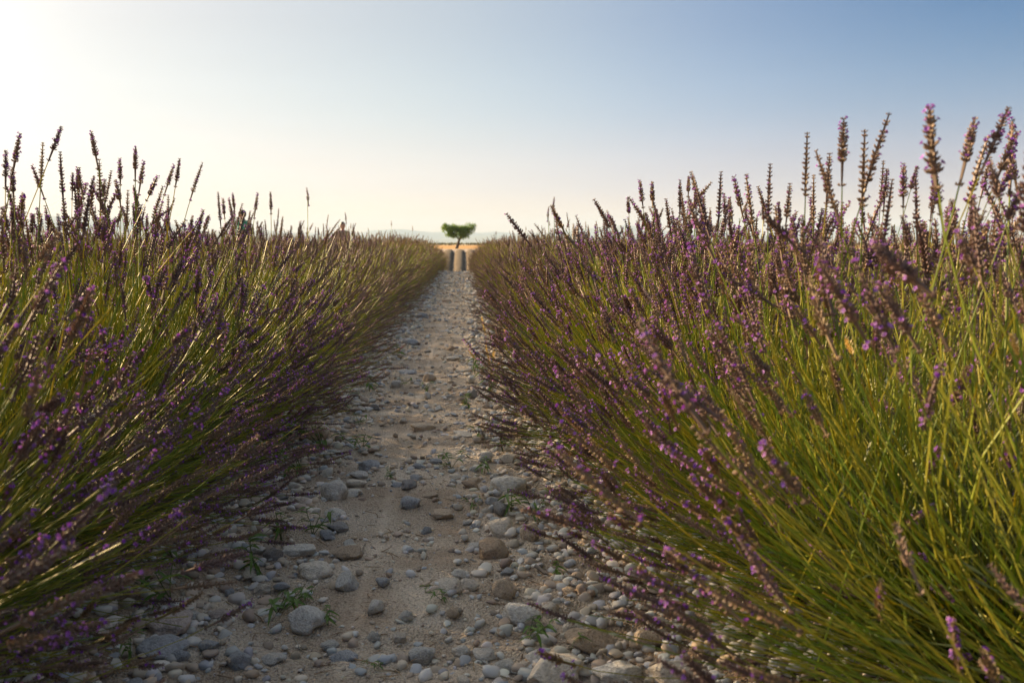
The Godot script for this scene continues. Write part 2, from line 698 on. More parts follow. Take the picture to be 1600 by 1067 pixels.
func person_meshes() -> Dictionary:
	var torso := []
	var legs := []
	var arms := []
	var sleeves := []
	for s in [-1.0, 1.0]:
		torso.append([Vector3(0.06 * s, 0.95, 0), Vector3(0.05 * s, 1.12, 0.005), 0.105, 0.095])
		torso.append([Vector3(0.05 * s, 1.12, 0.005), Vector3(0.085 * s, 1.32, 0), 0.095, 0.088])
		torso.append([Vector3(0.0, 1.37, -0.01), Vector3(0.16 * s, 1.355, -0.01), 0.06, 0.05])
		legs.append([Vector3(0.085 * s, 0.92, 0), Vector3(0.095 * s, 0.5, 0.015), 0.088, 0.056])
		legs.append([Vector3(0.095 * s, 0.5, 0.015), Vector3(0.10 * s, 0.09, -0.02), 0.055, 0.036])
		legs.append([Vector3(0.10 * s, 0.045, -0.035), Vector3(0.115 * s, 0.03, 0.14), 0.042, 0.03])
		arms.append([Vector3(0.175 * s, 1.35, -0.01), Vector3(0.215 * s, 1.09, -0.02), 0.046, 0.038])
		arms.append([Vector3(0.215 * s, 1.09, -0.02), Vector3(0.215 * s, 0.865, 0.05), 0.037, 0.027])
		sleeves.append([Vector3(0.165 * s, 1.352, -0.01), Vector3(0.207 * s, 1.15, -0.018), 0.047, 0.04])
	var neck := [[Vector3(0, 1.38, -0.01), Vector3(0, 1.5, 0.005), 0.055, 0.05]]
	var all := torso + legs + arms + neck
	var out := {}
	var body := SurfaceTool.new()
	body.begin(Mesh.PRIMITIVE_TRIANGLES)
	body.append_from(nets(func(p): return blended(p, all, 0.035), Vector3(-0.32, -0.01, -0.2), Vector3(0.32, 1.54, 0.22), 0.02), 0, Transform3D())
	# the head: skull, jaw, nose, ears, lips, brow
	var skull := Vector3(0, 1.585, 0.012)
	var face := [
		[Vector3(0, 1.52, 0.045), Vector3(0, 1.505, 0.068), 0.048, 0.032], [Vector3(0, 1.575, 0.093), Vector3(0, 1.548, 0.112), 0.009, 0.014],
		[Vector3(0.077, 1.56, 0.0), Vector3(0.08, 1.585, -0.004), 0.010, 0.014], [Vector3(-0.077, 1.56, 0.0), Vector3(-0.08, 1.585, -0.004), 0.010, 0.014],
		[Vector3(-0.018, 1.524, 0.093), Vector3(0.018, 1.524, 0.093), 0.008, 0.008], [Vector3(-0.035, 1.598, 0.09), Vector3(0.035, 1.598, 0.09), 0.011, 0.011],
		[Vector3(0, 1.44, -0.005), Vector3(0, 1.53, 0.005), 0.052, 0.05],
	]
	var head := func(p: Vector3) -> float:
		var q: Vector3 = (p - skull) / Vector3(0.076, 0.105, 0.095)
		return smooth_min((q.length() - 1.0) * 0.08, blended(p, face, 0.012), 0.02)
	body.append_from(nets(head, Vector3(-0.11, 1.45, -0.11), Vector3(0.11, 1.71, 0.14), 0.008), 0, Transform3D())
	# hands with five fingers, hanging a little curled
	var hand := [[Vector3(0.208, 0.862, 0.05), Vector3(0.208, 0.79, 0.058), 0.02, 0.017], [Vector3(0.222, 0.85, 0.052), Vector3(0.222, 0.79, 0.07), 0.02, 0.016], [Vector3(0.212, 0.855, 0.06), Vector3(0.206, 0.79, 0.086), 0.018, 0.015]]
	for f in 4:
		var from := Vector3(0.214, 0.79, 0.042 + 0.017 * f)
		var l: float = [0.055, 0.07, 0.076, 0.068][f]
		var knuckle := from + Vector3(-0.004, -l * 0.55, 0.006)
		hand.append([from, knuckle, 0.0088, 0.0082])
		hand.append([knuckle, knuckle + Vector3(-0.018, -l * 0.42, 0.004), 0.0082, 0.0068])
	hand.append([Vector3(0.21, 0.845, 0.08), Vector3(0.196, 0.80, 0.108), 0.012, 0.010])
	hand.append([Vector3(0.196, 0.80, 0.108), Vector3(0.188, 0.772, 0.11), 0.0098, 0.008])
	var right := nets(func(p): return blended(p, hand, 0.004), Vector3(0.15, 0.69, 0.0), Vector3(0.26, 0.89, 0.14), 0.0055)
	body.append_from(right, 0, Transform3D())
	var left := nets(func(p): return blended(Vector3(-p.x, p.y, p.z), hand, 0.004), Vector3(-0.26, 0.69, 0.0), Vector3(-0.15, 0.89, 0.14), 0.0055)
	body.append_from(left, 0, Transform3D())
	out.body = body.commit()
	var worn := torso + sleeves
	out.shirt = nets(func(p): return maxf(maxf(blended(p, worn, 0.04) - 0.012, 0.90 - p.y), 0.068 - capsule(p, neck[0]) - 0.055), Vector3(-0.32, 0.86, -0.2), Vector3(0.32, 1.48, 0.2), 0.018)
	var lower := legs.filter(func(c): return c[0].y > 0.1) + [[Vector3(-0.06, 0.95, 0), Vector3(0.06, 0.95, 0), 0.11, 0.11]]
	out.trousers = nets(func(p): return maxf(maxf(blended(p, lower, 0.03) - 0.014, p.y - 0.97), 0.1 - p.y), Vector3(-0.26, 0.06, -0.2), Vector3(0.26, 1.02, 0.2), 0.02)
	out.hair = nets(func(p): return maxf(((p - skull - Vector3(0, 0.01, -0.012)) / Vector3(0.086, 0.11, 0.1)).length() * 0.09 - 0.09, maxf((p.z - 0.062) * 0.7 - (p.y - 1.605) * 0.9, 1.50 - p.y)), Vector3(-0.11, 1.46, -0.14), Vector3(0.11, 1.73, 0.13), 0.01)
	return out


func person(at: Vector3, turn: float, tall: float, m: Dictionary, shirt: Color, hair: Color, label: String) -> void:
	var o := base("person", at, turn)
	o.scale = Vector3.ONE * tall / 1.69
	tag(o, label, "person")
	put("body", m.body, plain(lin(0.42, 0.24, 0.16), 0.55), o)
	put("shirt", m.shirt, plain(shirt, 0.9), o)
	put("trousers", m.trousers, plain(lin(0.08, 0.09, 0.12), 0.9), o)
	put("hair", m.hair, plain(hair, 0.6), o)
	var ball := SphereMesh.new()
	ball.radius = 0.011
	ball.height = 0.022
	ball.radial_segments = 10
	ball.rings = 6
	for s in [-1.0, 1.0]:
		put("eye", ball, plain(lin(0.12, 0.09, 0.07), 0.2), o).position = Vector3(0.031 * s, 1.582, 0.094)


# ---------------------------------------------------------------- small plants
func leaf_mesh(l: float, w: float, droop: float) -> ArrayMesh:      # a lance leaf along +x, folded along its rib
	var b := MB.new()
	var c := Color(0.12, 0.21, 0.04)
	var before := []
	for k in 6:
		var s := k / 5.0
		var half := w * sin(PI * (0.08 + 0.92 * s) ** 0.8) * 0.5
		var p := Vector3(l * s, -droop * l * s * s + 0.12 * l * s, 0)
		var row := [b.vert(p + Vector3(0, half * 0.45, -half), c), b.vert(p, c * 0.9), b.vert(p + Vector3(0, half * 0.45, half), c)]
		if before:
			for e in 2:
				b.tri(before[e], row[e], row[e + 1])
				b.tri(before[e], row[e + 1], before[e + 1])
		before = row
	return b.mesh(true)


func make_weed(leaves: Array, n: int, spread: float) -> Node3D:      # about 0.1 m tall
	var o := base("weed", Vector3.ZERO)
	var b := MB.new()
	var stems: int = 1 + n / 7
	var tops := []
	for s in stems:
		var lean := Vector3(rng.randfn(), 0, rng.randfn()) * spread
		var pts := []
		for k in 5:
			pts.append(Vector3(lean.x * k / 4.0, 0.085 * k / 4.0 * (1.0 - 0.1 * spread), lean.z * k / 4.0) + Vector3(rng.randfn(), 0, rng.randfn()) * 0.002 - Vector3(0, 0.004, 0))
		b.tube(pts, [0.0016, 0.0014, 0.0012, 0.001, 0.0007], [Color(0.15, 0.15, 0.06), Color(0.13, 0.16, 0.05), Color(0.12, 0.17, 0.05), Color(0.12, 0.17, 0.05), Color(0.12, 0.17, 0.05)], 5)
		tops.append(pts)
	put("stem", b.mesh(), M.leaf, o)
	for k in n:
		var pts: Array = tops[k % stems]
		var j := rng.randf_range(0.25, 1.0)
		var leaf := put("leaf", leaves[rng.randi() % leaves.size()], M.leaf, o)
		leaf.position = pts[0].lerp(pts[4], j)
		leaf.rotation = Vector3(rng.randfn() * 0.3, rng.randf() * TAU, rng.randf_range(0.0, 0.7) * j)
		leaf.scale = Vector3.ONE * rng.randf_range(0.7, 1.25)
	return o


func dry_grass(at: Vector3, heads: Array, label: String) -> void:    # heads: [offset of the tip, length of the ear]
	var o := base("dry_grass", at)
	tag(o, label, "dry grass")
	for h in heads:
		var tip: Vector3 = h[0]
		var b := MB.new()
		var pts := []
		for k in 6:
			var s := k / 5.0
			pts.append(Vector3(tip.x * s * s, tip.y * s, tip.z * s * s) + Vector3(0.006 * sin(s * 3.0 + tip.x * 50.0), -0.004 * (1 - s), 0))
		var straw := vary(Color(0.50, 0.34, 0.14), 0.15)
		b.tube(pts, [0.0013, 0.0012, 0.0011, 0.001, 0.0009, 0.0005], [straw, straw, straw, straw, straw, straw], 4)
		var stem := put("stalk", b.mesh(), M.dry, o)
		var e := MB.new()
		var axis: Vector3 = (pts[5] - pts[4]).normalized()
		var droop := Vector3(tip.x, 0, tip.z) * 0.8
		var n := int(14 + h[1] * 520.0)
		for k in n:
			var s := float(k) / n
			var p: Vector3 = pts[5] + (axis + droop * s) * h[1] * (s - 0.35)
			var a := k * 2.4
			var r := Vector3(cos(a), rng.randf_range(-0.1, 0.3), sin(a)).normalized()
			var d := (axis * 1.4 + r).normalized()
			var ll: float = (0.006 + h[1] * 0.11) * (1.15 - 0.75 * s)
			var w := d.cross(r).normalized() * 0.0022
			var c := vary(Color(0.62, 0.48, 0.26), 0.2)
			var i0 := e.vert(p, c)
			var i1 := e.vert(p + d * ll * 0.4 + w, c)
			var i2 := e.vert(p + d * ll * 0.4 - w, c)
			var i3 := e.vert(p + d * ll * 1.5, c)
			e.tri(i0, i1, i2)
			e.tri(i1, i3, i2)
		put("ear", e.mesh(), M.dry, stem)


func twig(from: Vector3, to: Vector3, thick: float, color: Color, label: String) -> void:
	var b := MB.new()
	var pts := []
	var rad := []
	var col := []
	var across := (to - from).cross(Vector3.UP)
	for k in 9:
		var s := k / 8.0
		var p := from.lerp(to, s) + across * (0.06 * sin(s * 4.0) + rng.randfn() * 0.015)
		p.y = ground_height(p.x, p.z) + thick * 1.3 + 0.02 * absf(to.x - from.x) * sin(s * 3.0)
		pts.append(p - from)
		rad.append(thick * (1.0 - 0.6 * s))
		col.append(vary(color, 0.15))
	b.tube(pts, rad, col, 6)
	var o := put("twig", b.mesh(true), M.bark)
	o.position = from
	tag(o, label, "twig")


# ---------------------------------------------------------------- the tree
func almond_tree(at: Vector3) -> void:
	var o := base("almond_tree", at)
	tag(o, "lone dark green tree with a forked trunk beyond the end of the path", "tree")
	var b := MB.new()
	var bark := Color(0.09, 0.065, 0.045)
	var limbs := [
		[Vector3(-0.35, -0.1, 0), Vector3(-0.1, 0.7, 0.05), Vector3(0.1, 1.35, 0), 0.24, 0.17],
		[Vector3(0.1, 1.3, 0), Vector3(-0.35, 1.85, 0.1), Vector3(-1.05, 2.55, 0.2), 0.13, 0.06],
		[Vector3(0.1, 1.3, 0), Vector3(0.4, 1.75, -0.1), Vector3(0.95, 2.35, -0.3), 0.14, 0.06],
		[Vector3(-1.05, 2.5, 0.2), Vector3(-1.5, 2.9, 0.3), Vector3(-2.1, 3.4, 0.2), 0.06, 0.02],
		[Vector3(0.95, 2.3, -0.3), Vector3(1.5, 2.8, -0.3), Vector3(2.0, 3.5, -0.2), 0.06, 0.02],
		[Vector3(-0.35, 1.85, 0.1), Vector3(-0.2, 2.5, 0.5), Vector3(-0.3, 3.2, 0.8), 0.07, 0.02],
		[Vector3(0.4, 1.75, -0.1), Vector3(0.4, 2.4, -0.6), Vector3(0.2, 3.1, -1.0), 0.07, 0.02],
		[Vector3(0.6, 1.95, -0.1), Vector3(1.2, 2.0, 0.3), Vector3(1.9, 2.1, 0.5), 0.05, 0.015],
	]
	for l in limbs:
		var pts := []
		var rad := []
		var col := []
		for k in 6:
			var s := k / 5.0
			pts.append(l[0].lerp(l[1], s).lerp(l[1].lerp(l[2], s), s))
			rad.append(lerpf(l[3], l[4], s))
			col.append(bark)
		b.tube(pts, rad, col, 8)
	put("trunk", b.mesh(true), M.bark, o)
	# the crown: leaf clumps round the limbs' ends, two raised shoulders with a dip between them
	var lumps := [
		[Vector3(-1.5, 2.75, 0.1), Vector3(0.95, 0.75, 0.9)], [Vector3(1.5, 2.8, -0.1), Vector3(0.95, 0.9, 0.9)], [Vector3(0.0, 2.55, 0), Vector3(1.3, 0.92, 1.2)],
		[Vector3(-0.75, 2.75, 0.4), Vector3(0.9, 0.8, 0.9)], [Vector3(0.8, 2.45, -0.2), Vector3(1.15, 0.92, 1.0)], [Vector3(-2.15, 2.9, 0.1), Vector3(0.5, 0.7, 0.5)],
		[Vector3(2.2, 3.1, 0), Vector3(0.42, 0.65, 0.5)], [Vector3(-1.35, 2.05, 0.2), Vector3(0.75, 0.5, 0.7)], [Vector3(0.95, 1.75, 0.2), Vector3(0.75, 0.45, 0.7)], [Vector3(-1.95, 3.35, 0.0), Vector3(0.38, 0.35, 0.4)],
		[Vector3(0.2, 2.85, -0.5), Vector3(0.9, 0.42, 0.6)], [Vector3(-0.75, 1.75, 0.3), Vector3(0.55, 0.4, 0.4)], [Vector3(0.55, 1.75, 0.2), Vector3(0.8, 0.5, 0.7)],
	]
	var leaf := MB.new()
	for l in lumps:
		var count := int(2100.0 * l[1].x * l[1].z)
		for k in count:
			var d := Vector3(rng.randfn(), rng.randfn(), rng.randfn()).normalized()
			var p: Vector3 = l[0] + Vector3(0, 0.12, 0) + d * l[1] * (rng.randf() ** 0.45) * rng.randf_range(0.75, 1.12)
			if noise_a.get_noise_3dv(p * 0.55) < -0.34:
				continue
			var u := Vector3(rng.randfn(), rng.randfn() - 0.6, rng.randfn()).normalized()
			var w := u.cross(Vector3(rng.randfn(), rng.randfn(), rng.randfn())).normalized()
			var size := rng.randf_range(0.09, 0.17)
			var c := vary(Color(0.17, 0.27, 0.04), 0.3)
			var i0 := leaf.vert(p, c)
			var i1 := leaf.vert(p + u * size * 0.5 + w * size * 0.28, c)
			var i2 := leaf.vert(p + u * size * 0.5 - w * size * 0.28, c)
			var i3 := leaf.vert(p + u * size, c)
			leaf.tri(i0, i1, i2)
			leaf.tri(i1, i3, i2)
	put("crown", leaf.mesh(), M.leaf, o)


# ---------------------------------------------------------------- sky
func make_sky() -> PanoramaSkyMaterial:
	var w := 1024
	var h := 512
	var im := Image.create_empty(w, h, false, Image.FORMAT_RGBAF)
	var wisp := FastNoiseLite.new()
	wisp.seed = 4
	wisp.frequency = 1.0
	wisp.fractal_octaves = 4
	var air := Gradient.new()
	air.interpolation_mode = Gradient.GRADIENT_INTERPOLATE_CUBIC
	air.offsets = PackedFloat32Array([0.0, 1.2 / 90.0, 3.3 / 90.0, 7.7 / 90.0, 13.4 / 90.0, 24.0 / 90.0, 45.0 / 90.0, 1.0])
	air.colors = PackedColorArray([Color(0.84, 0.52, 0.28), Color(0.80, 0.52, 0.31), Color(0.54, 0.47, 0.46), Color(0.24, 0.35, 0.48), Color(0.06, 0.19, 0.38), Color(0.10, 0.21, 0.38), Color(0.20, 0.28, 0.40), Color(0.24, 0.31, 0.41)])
	for y in h:
		var el := PI / 2 - PI * (y + 0.5) / h
		var deg := maxf(rad_to_deg(el), 0.0)
		var base_color := air.sample(deg / 90.0)
		for x in w:
			var az := (x + 0.5) / w * TAU
			var d := Vector3(sin(az) * cos(el), sin(el), -cos(az) * cos(el))
			var away := rad_to_deg(acos(clampf(d.dot(towards_sun), -1.0, 1.0)))
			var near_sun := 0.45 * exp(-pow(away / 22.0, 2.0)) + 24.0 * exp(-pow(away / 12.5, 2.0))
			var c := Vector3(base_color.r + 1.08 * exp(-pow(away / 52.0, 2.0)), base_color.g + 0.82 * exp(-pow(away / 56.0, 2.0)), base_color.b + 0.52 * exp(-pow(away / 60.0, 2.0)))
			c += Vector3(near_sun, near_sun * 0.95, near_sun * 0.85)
			var clear := exp(-pow(deg / 34.0, 2.0))
			var warm := 0.055 * (1.0 - smoothstep(48.0, 68.0, away)) - 0.115 * clear * smoothstep(56.0, 82.0, away)
			c += Vector3(warm, warm, 0.06 * (1.0 - smoothstep(56.0, 78.0, away)) - 0.045 * clear * smoothstep(66.0, 84.0, away))
			if el > 0.0:
				var streak := wisp.get_noise_3d(d.x * 2.5, d.y * 34.0, d.z * 2.5)
				c *= 1.0 + 0.07 * maxf(streak, 0.0) * exp(-deg / 14.0)
			c /= EXPOSURE
			im.set_pixel(x, y, Color(c.x, c.y, c.z))
	var m := PanoramaSkyMaterial.new()
	m.panorama = ImageTexture.create_from_image(im)
	return m


# ================================================================ the scene
func _ready() -> void:
	rng.seed = 71
	# ---- camera
	cam = Camera3D.new()
	cam.name = "camera"
	add_child(cam)
	cam.position = EYE
	cam.rotation = Vector3(-0.1032, -0.0506, 0.0)
	cam.keep_aspect = Camera3D.KEEP_HEIGHT
	var lens := CameraAttributesPhysical.new()
	lens.frustum_focal_length = 12.0 / (533.5 / FOCAL)
	lens.frustum_near = 0.05
	lens.frustum_far = 20000.0
	lens.frustum_focus_distance = 2.5
	lens.exposure_aperture = 8.0
	cam.attributes = lens
	cam.fov = rad_to_deg(2.0 * atan(533.5 / FOCAL))
	cam.near = 0.05
	cam.far = 20000.0
	cam.current = true
	# ---- sun, sky, exposure
	var sun_az := deg_to_rad(54.0)
	var sun_el := deg_to_rad(17.0)
	towards_sun = Vector3(-sin(sun_az) * cos(sun_el), sin(sun_el), -cos(sun_az) * cos(sun_el))
	var sun := DirectionalLight3D.new()
	sun.name = "sun"
	add_child(sun)
	sun.look_at_from_position(towards_sun * 50.0, Vector3.ZERO)
	sun.light_color = Color(1.0, 0.85, 0.63)
	sun.light_energy = 1.6
	sun.light_angular_distance = 0.5
	sun.shadow_enabled = true
	var around := WorldEnvironment.new()
	around.name = "air"
	var e := Environment.new()
	e.background_mode = Environment.BG_SKY
	e.sky = Sky.new()
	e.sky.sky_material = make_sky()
	e.tonemap_mode = Environment.TONE_MAPPER_LINEAR
	e.tonemap_exposure = EXPOSURE
	e.sdfgi_enabled = true
	e.ssao_enabled = true
	e.ssil_enabled = true
	e.fog_enabled = true
	e.fog_mode = Environment.FOG_MODE_EXPONENTIAL
	e.fog_light_color = Color(0.78, 0.89, 1.0)
	e.fog_density = 0.0001
	around.environment = e
	add_child(around)

	for k in 3:
		var n: FastNoiseLite = [noise_a, noise_b, noise_c][k]
		n.seed = 5 + k
		n.frequency = [1.6, 7.0, 26.0][k]
		n.fractal_octaves = 2
	make_materials()

	# ---- the setting
	var xs := PackedFloat32Array()
	var x := -1.35
	while x < 1.1:
		xs.append(x)
		x += 0.0165
	var zs := PackedFloat32Array()
	var z := 0.6
	while z > -27.5:
		zs.append(z)
		z -= maxf(0.0165, 0.011 * absf(z))
	tag(put("path", sheet(xs, zs, func(a, b): return ground_height(a, b), soil_color), M.path), "", "", "", "structure")
	var wide := PackedFloat32Array()
	for k in 61:
		var t := (k - 30) / 30.0
		wide.append(-0.1 + 1.3 * t + 110.0 * t * t * t)
	var deep := PackedFloat32Array([6.0, 3.0, 0.6])
	z = 0.0
	while z > -137.0:
		deep.append(z)
		z -= maxf(0.5, 0.03 * absf(z))
	deep.append(-137.0)
	tag(put("ground", sheet(wide, deep, func(a, b): return far_height(b) + noise_a.get_noise_2d(a, b) * 0.02 - 0.015 - (0.06 if absf(a + 0.1) < 1.2 and b > -27.0 else 0.0)), M.soil), "", "", "", "structure")
	var broad := PackedFloat32Array()
	for k in 41:
		broad.append((k - 20) * 40.0)
	var acre := PackedFloat32Array()
	for k in 30:
		acre.append(-136.9 - k * k * 0.33)
	tag(put("wheat_field", sheet(broad, acre, func(a, b): return -0.115 + 0.03 * noise_b.get_noise_2d(a * 0.05, b * 0.05)), M.wheat), "", "", "", "structure")
	var edge := acre[-1] + 0.5
	var vast := PackedFloat32Array()
	for k in 21:
		vast.append((k - 10) * 1100.0)
	tag(put("plain", sheet(vast, PackedFloat32Array([-60.0, -120.0, edge, edge - 400.0, -2000.0, -5000.0, -9500.0]), func(_a, b): return -6.0 if b > edge - 1.0 else -0.3), M.plain), "", "", "", "structure")
	for range_of in [[10500.0, 190.0, 3, "hills"], [7600.0, 75.0, 9, "hills"]]:
		var b := MB.new()
		var ridge := FastNoiseLite.new()
		ridge.seed = range_of[2]
		ridge.frequency = 0.9
		ridge.fractal_octaves = 5
		var last := -1
		for k in 181:
			var az := lerpf(-0.95, 0.95, k / 180.0)
			var up: float = range_of[1] * (0.62 + 0.9 * ridge.get_noise_1d(az * 4.0) + 0.55 * smoothstep(0.05, -0.4, az) + 0.12 * smoothstep(0.1, 0.5, az))
			var first := b.v.size()
			for q in [[-1500.0, -5.0], [-800.0, up * 0.45], [-350.0, up * 0.8], [0.0, up], [500.0, up * 0.6], [1500.0, -5.0]]:
				var r: float = range_of[0] + q[0] * (1.0 + 0.25 * ridge.get_noise_2d(az * 30.0, q[0]))
				b.vert(Vector3(sin(az) * r, q[1], -cos(az) * r), Color.WHITE)
			if last >= 0:
				for j in 5:
					b.tri(last + j, last + j + 1, first + j)
					b.tri(last + j + 1, first + j + 1, first + j)
			last = first
		tag(put(range_of[3], b.mesh(true), M.hill), "", "", "", "structure")

	# ---- the far rows on the rise, the strip behind the wheat, the tree
	var row_words := ["far left", "second from the left", "third from the left", "left of the middle", "middle", "right of the middle", "third from the right", "second from the right", "far right"]
	for k in 9:
		var b := MB.new()
		var rx := 0.95 + (k - 4) * 1.5
		var last := -1
		for j in 120:
			var rz := -107.0 - 28.5 * j / 119.0
			var first := b.v.size()
			for q in 9:
				var a := PI * q / 8.0
				var bump := 1.0 + 0.22 * noise_a.get_noise_3d(rx + cos(a), sin(a), rz) + 0.12 * noise_b.get_noise_3d(rx + cos(a), sin(a), rz)
				var end := clampf((119.0 - j) / 34.0, 0.1, 1.0)
				b.vert(Vector3(-cos(a) * 0.68 * bump * (0.5 + 0.5 * end) * rng.randf_range(0.88, 1.1), far_height(rz) - 0.05 + sin(a) * 0.30 * bump * end, rz + 121.0), Color.WHITE)
			if last >= 0:
				for q in 8:
					b.tri(last + q, first + q, last + q + 1)
					b.tri(last + q + 1, first + q, first + q + 1)
			last = first
		var o := put("crop_row", b.mesh(true), M.row)
		o.position = Vector3(rx, 0, -121.0)
		tag(o, "tan rounded crop row on the far rise, " + row_words[k], "crop row", "crop rows beyond the end of the path")
	var strip := MB.new()
	for k in 9000:
		var p := Vector3(rng.randf_range(-190.0, 190.0), rng.randf() ** 0.7 * 0.85 - 0.15, -400.0 + rng.randfn() * 1.5)
		var u := Vector3(rng.randfn(), absf(rng.randfn()), rng.randfn()).normalized() * 0.5
		var w := u.cross(Vector3(rng.randfn(), rng.randfn(), rng.randfn())).normalized() * 0.4
		var c := vary(Color(0.10, 0.085, 0.03), 0.3)
		strip.tri(strip.vert(p - w, c), strip.vert(p + u, c), strip.vert(p + w, c))
	tag(put("hedge", strip.mesh(), M.leaf), "low dark hedge along the far edge of the golden field", "hedge", "", "stuff")
	almond_tree(Vector3(-0.75, -0.14, -139.0))

	# ---- the lavender
	for k in 24:
		fine_kinds.append(make_stalk(0))
	for k in 10:
		tall_kinds.append(make_stalk(0, true))
	for k in 16:
		mid_kinds.append(make_stalk(1))
	for k in 9:
		far_kinds.append(make_stalk(2))
	for k in 5:
		mid_bushes.append(bush_meshes(make_places(460), mid_kinds, 420))
	for k in 4:
		far_bushes.append(bush_meshes(make_places(400), far_kinds, 160))
	var left := lavender_row(ROW_LEFT, -0.35, -27.5, 0.42, 1.04, "lavender bush in the long row along the left side of the path", "lavender bushes in the row left of the path", "left")
	var right := lavender_row(ROW_RIGHT, -0.35, -27.5, 0.42, 1.0, "lavender bush in the long row along the right side of the path", "lavender bushes in the row right of the path", "right")
	for k in 2:
		lavender_row(ROW_LEFT - 1.8 * (k + 1), -2.6 - 1.6 * k, -27.0, 0.62, 1.08, "lavender bush in the %s row behind the left one" % ["first", "second"][k], "lavender bushes behind the left row", "")
		lavender_row(ROW_RIGHT + 1.8 * (k + 1), -2.2 - 2.0 * k, -27.0, 0.62, 1.02, "lavender bush in the %s row behind the right one" % ["first", "second"][k], "lavender bushes behind the right row", "")
	# stalks that stand up against the sky: [px, py, depth, lean in degrees (+ to the left), size]
	for t in [[1577, 168, 1.08, -22, 1.1], [1524, 186, 1.1, -16, 1.08], [1589, 207, 1.2, -20, 1.0], [1584, 258, 1.25, -24, 0.9], [1390, 178, 1.2, -9, 1.1], [1319, 186, 1.15, 8, 1.08], [1352, 202, 1.18, 4, 1.1],
			[1262, 206, 1.3, 3, 1.0], [1275, 235, 1.25, 12, 1.0], [1297, 240, 1.35, -8, 0.95], [1413, 257, 1.35, 2, 0.95], [1459, 262, 1.15, 10, 0.9], [1432, 275, 1.4, 8, 0.9], [1395, 280, 1.3, -10, 0.9], [1204, 256, 1.6, 4, 1.0], [1166, 272, 1.6, 8, 1.0],
			[1127, 268, 1.8, -6, 1.0], [1147, 276, 1.7, 18, 1.0], [1235, 287, 1.5, -10, 0.9], [1065, 300, 2.1, 10, 1.0], [1000, 282, 2.3, 9, 1.05], [1598, 285, 1.1, -16, 1.0], [1540, 330, 1.2, -14, 0.9], [1480, 330, 1.3, 2, 0.9]]:
		hero_stalk(nearest(right, spot(t[0], t[1], t[2])), spot(t[0], t[1], t[2]), deg_to_rad(t[3]), t[4])
	for t in [[95, 198, 1.9, -28, 1.05], [142, 206, 2.1, 8, 1.1], [30, 209, 1.8, -10, 1.0], [211, 230, 2.2, 0, 1.05], [66, 222, 1.95, -4, 1.0], [93, 237, 2.0, 6, 1.0], [186, 248, 2.3, -6, 1.0], [224, 252, 2.3, -8, 1.0], [245, 275, 2.2, -34, 1.0], [280, 248, 2.6, -14, 1.05],
			[316, 254, 2.6, -12, 1.05], [271, 258, 2.5, -16, 1.0], [340, 300, 2.9, 8, 1.0], [422, 300, 3.2, -4, 1.0], [402, 302, 3.1, -6, 1.0], [8, 235, 1.75, -8, 1.0], [18, 262, 1.8, 8, 0.95], [120, 262, 2.1, 8, 0.95], [146, 275, 2.2, -16, 0.9], [357, 310, 3.0, 4, 1.0]]:
		hero_stalk(nearest(left, spot(t[0], t[1], t[2])), spot(t[0], t[1], t[2]), deg_to_rad(t[3]), t[4])

	for k in 36:
		var f := rng.randf()
		var tip := spot(lerpf(0.0, 440.0, f), lerpf(215.0, 312.0, f) + rng.randf_range(5.0, 125.0), lerpf(1.8, 3.3, f))
		hero_stalk(nearest(left, tip), tip, deg_to_rad(rng.randfn() * 9.0 - 5.0), rng.randf_range(0.85, 1.05))
	for k in 40:
		var f := rng.randf()
		var tip := spot(lerpf(990.0, 1600.0, f), lerpf(300.0, 205.0, f) + rng.randf_range(10.0, 150.0), lerpf(2.2, 1.15, f) + rng.randf() * 0.3)
		hero_stalk(nearest(right, tip), tip, deg_to_rad(rng.randfn() * 9.0), rng.randf_range(0.85, 1.05))

	# ---- people between the rows
	var m := person_meshes()
	var p1 := spot(379, 345, 23.8)
	p1.y = far_height(p1.z) + 0.0
	person(p1, -1.9, 1.57, m, lin(0.03, 0.32, 0.19), lin(0.035, 0.022, 0.015), "person in a green top standing among the lavender on the left")
	var p2 := spot(535, 350, 29.4)
	p2.y = far_height(p2.z)
	person(p2, 0.5, 1.66, m, lin(0.40, 0.30, 0.20), lin(0.04, 0.026, 0.018), "dark-haired person in tan, only the head showing over the left row")

	add_stones()
	add_plants()


func nearest(row: Array, p: Vector3) -> Node3D:
	var best: Node3D = row[0]
	for o in row:
		if Vector2(o.position.x - p.x, o.position.z - p.z).length() < Vector2(best.position.x - p.x, best.position.z - p.z).length():
			best = o
	return best


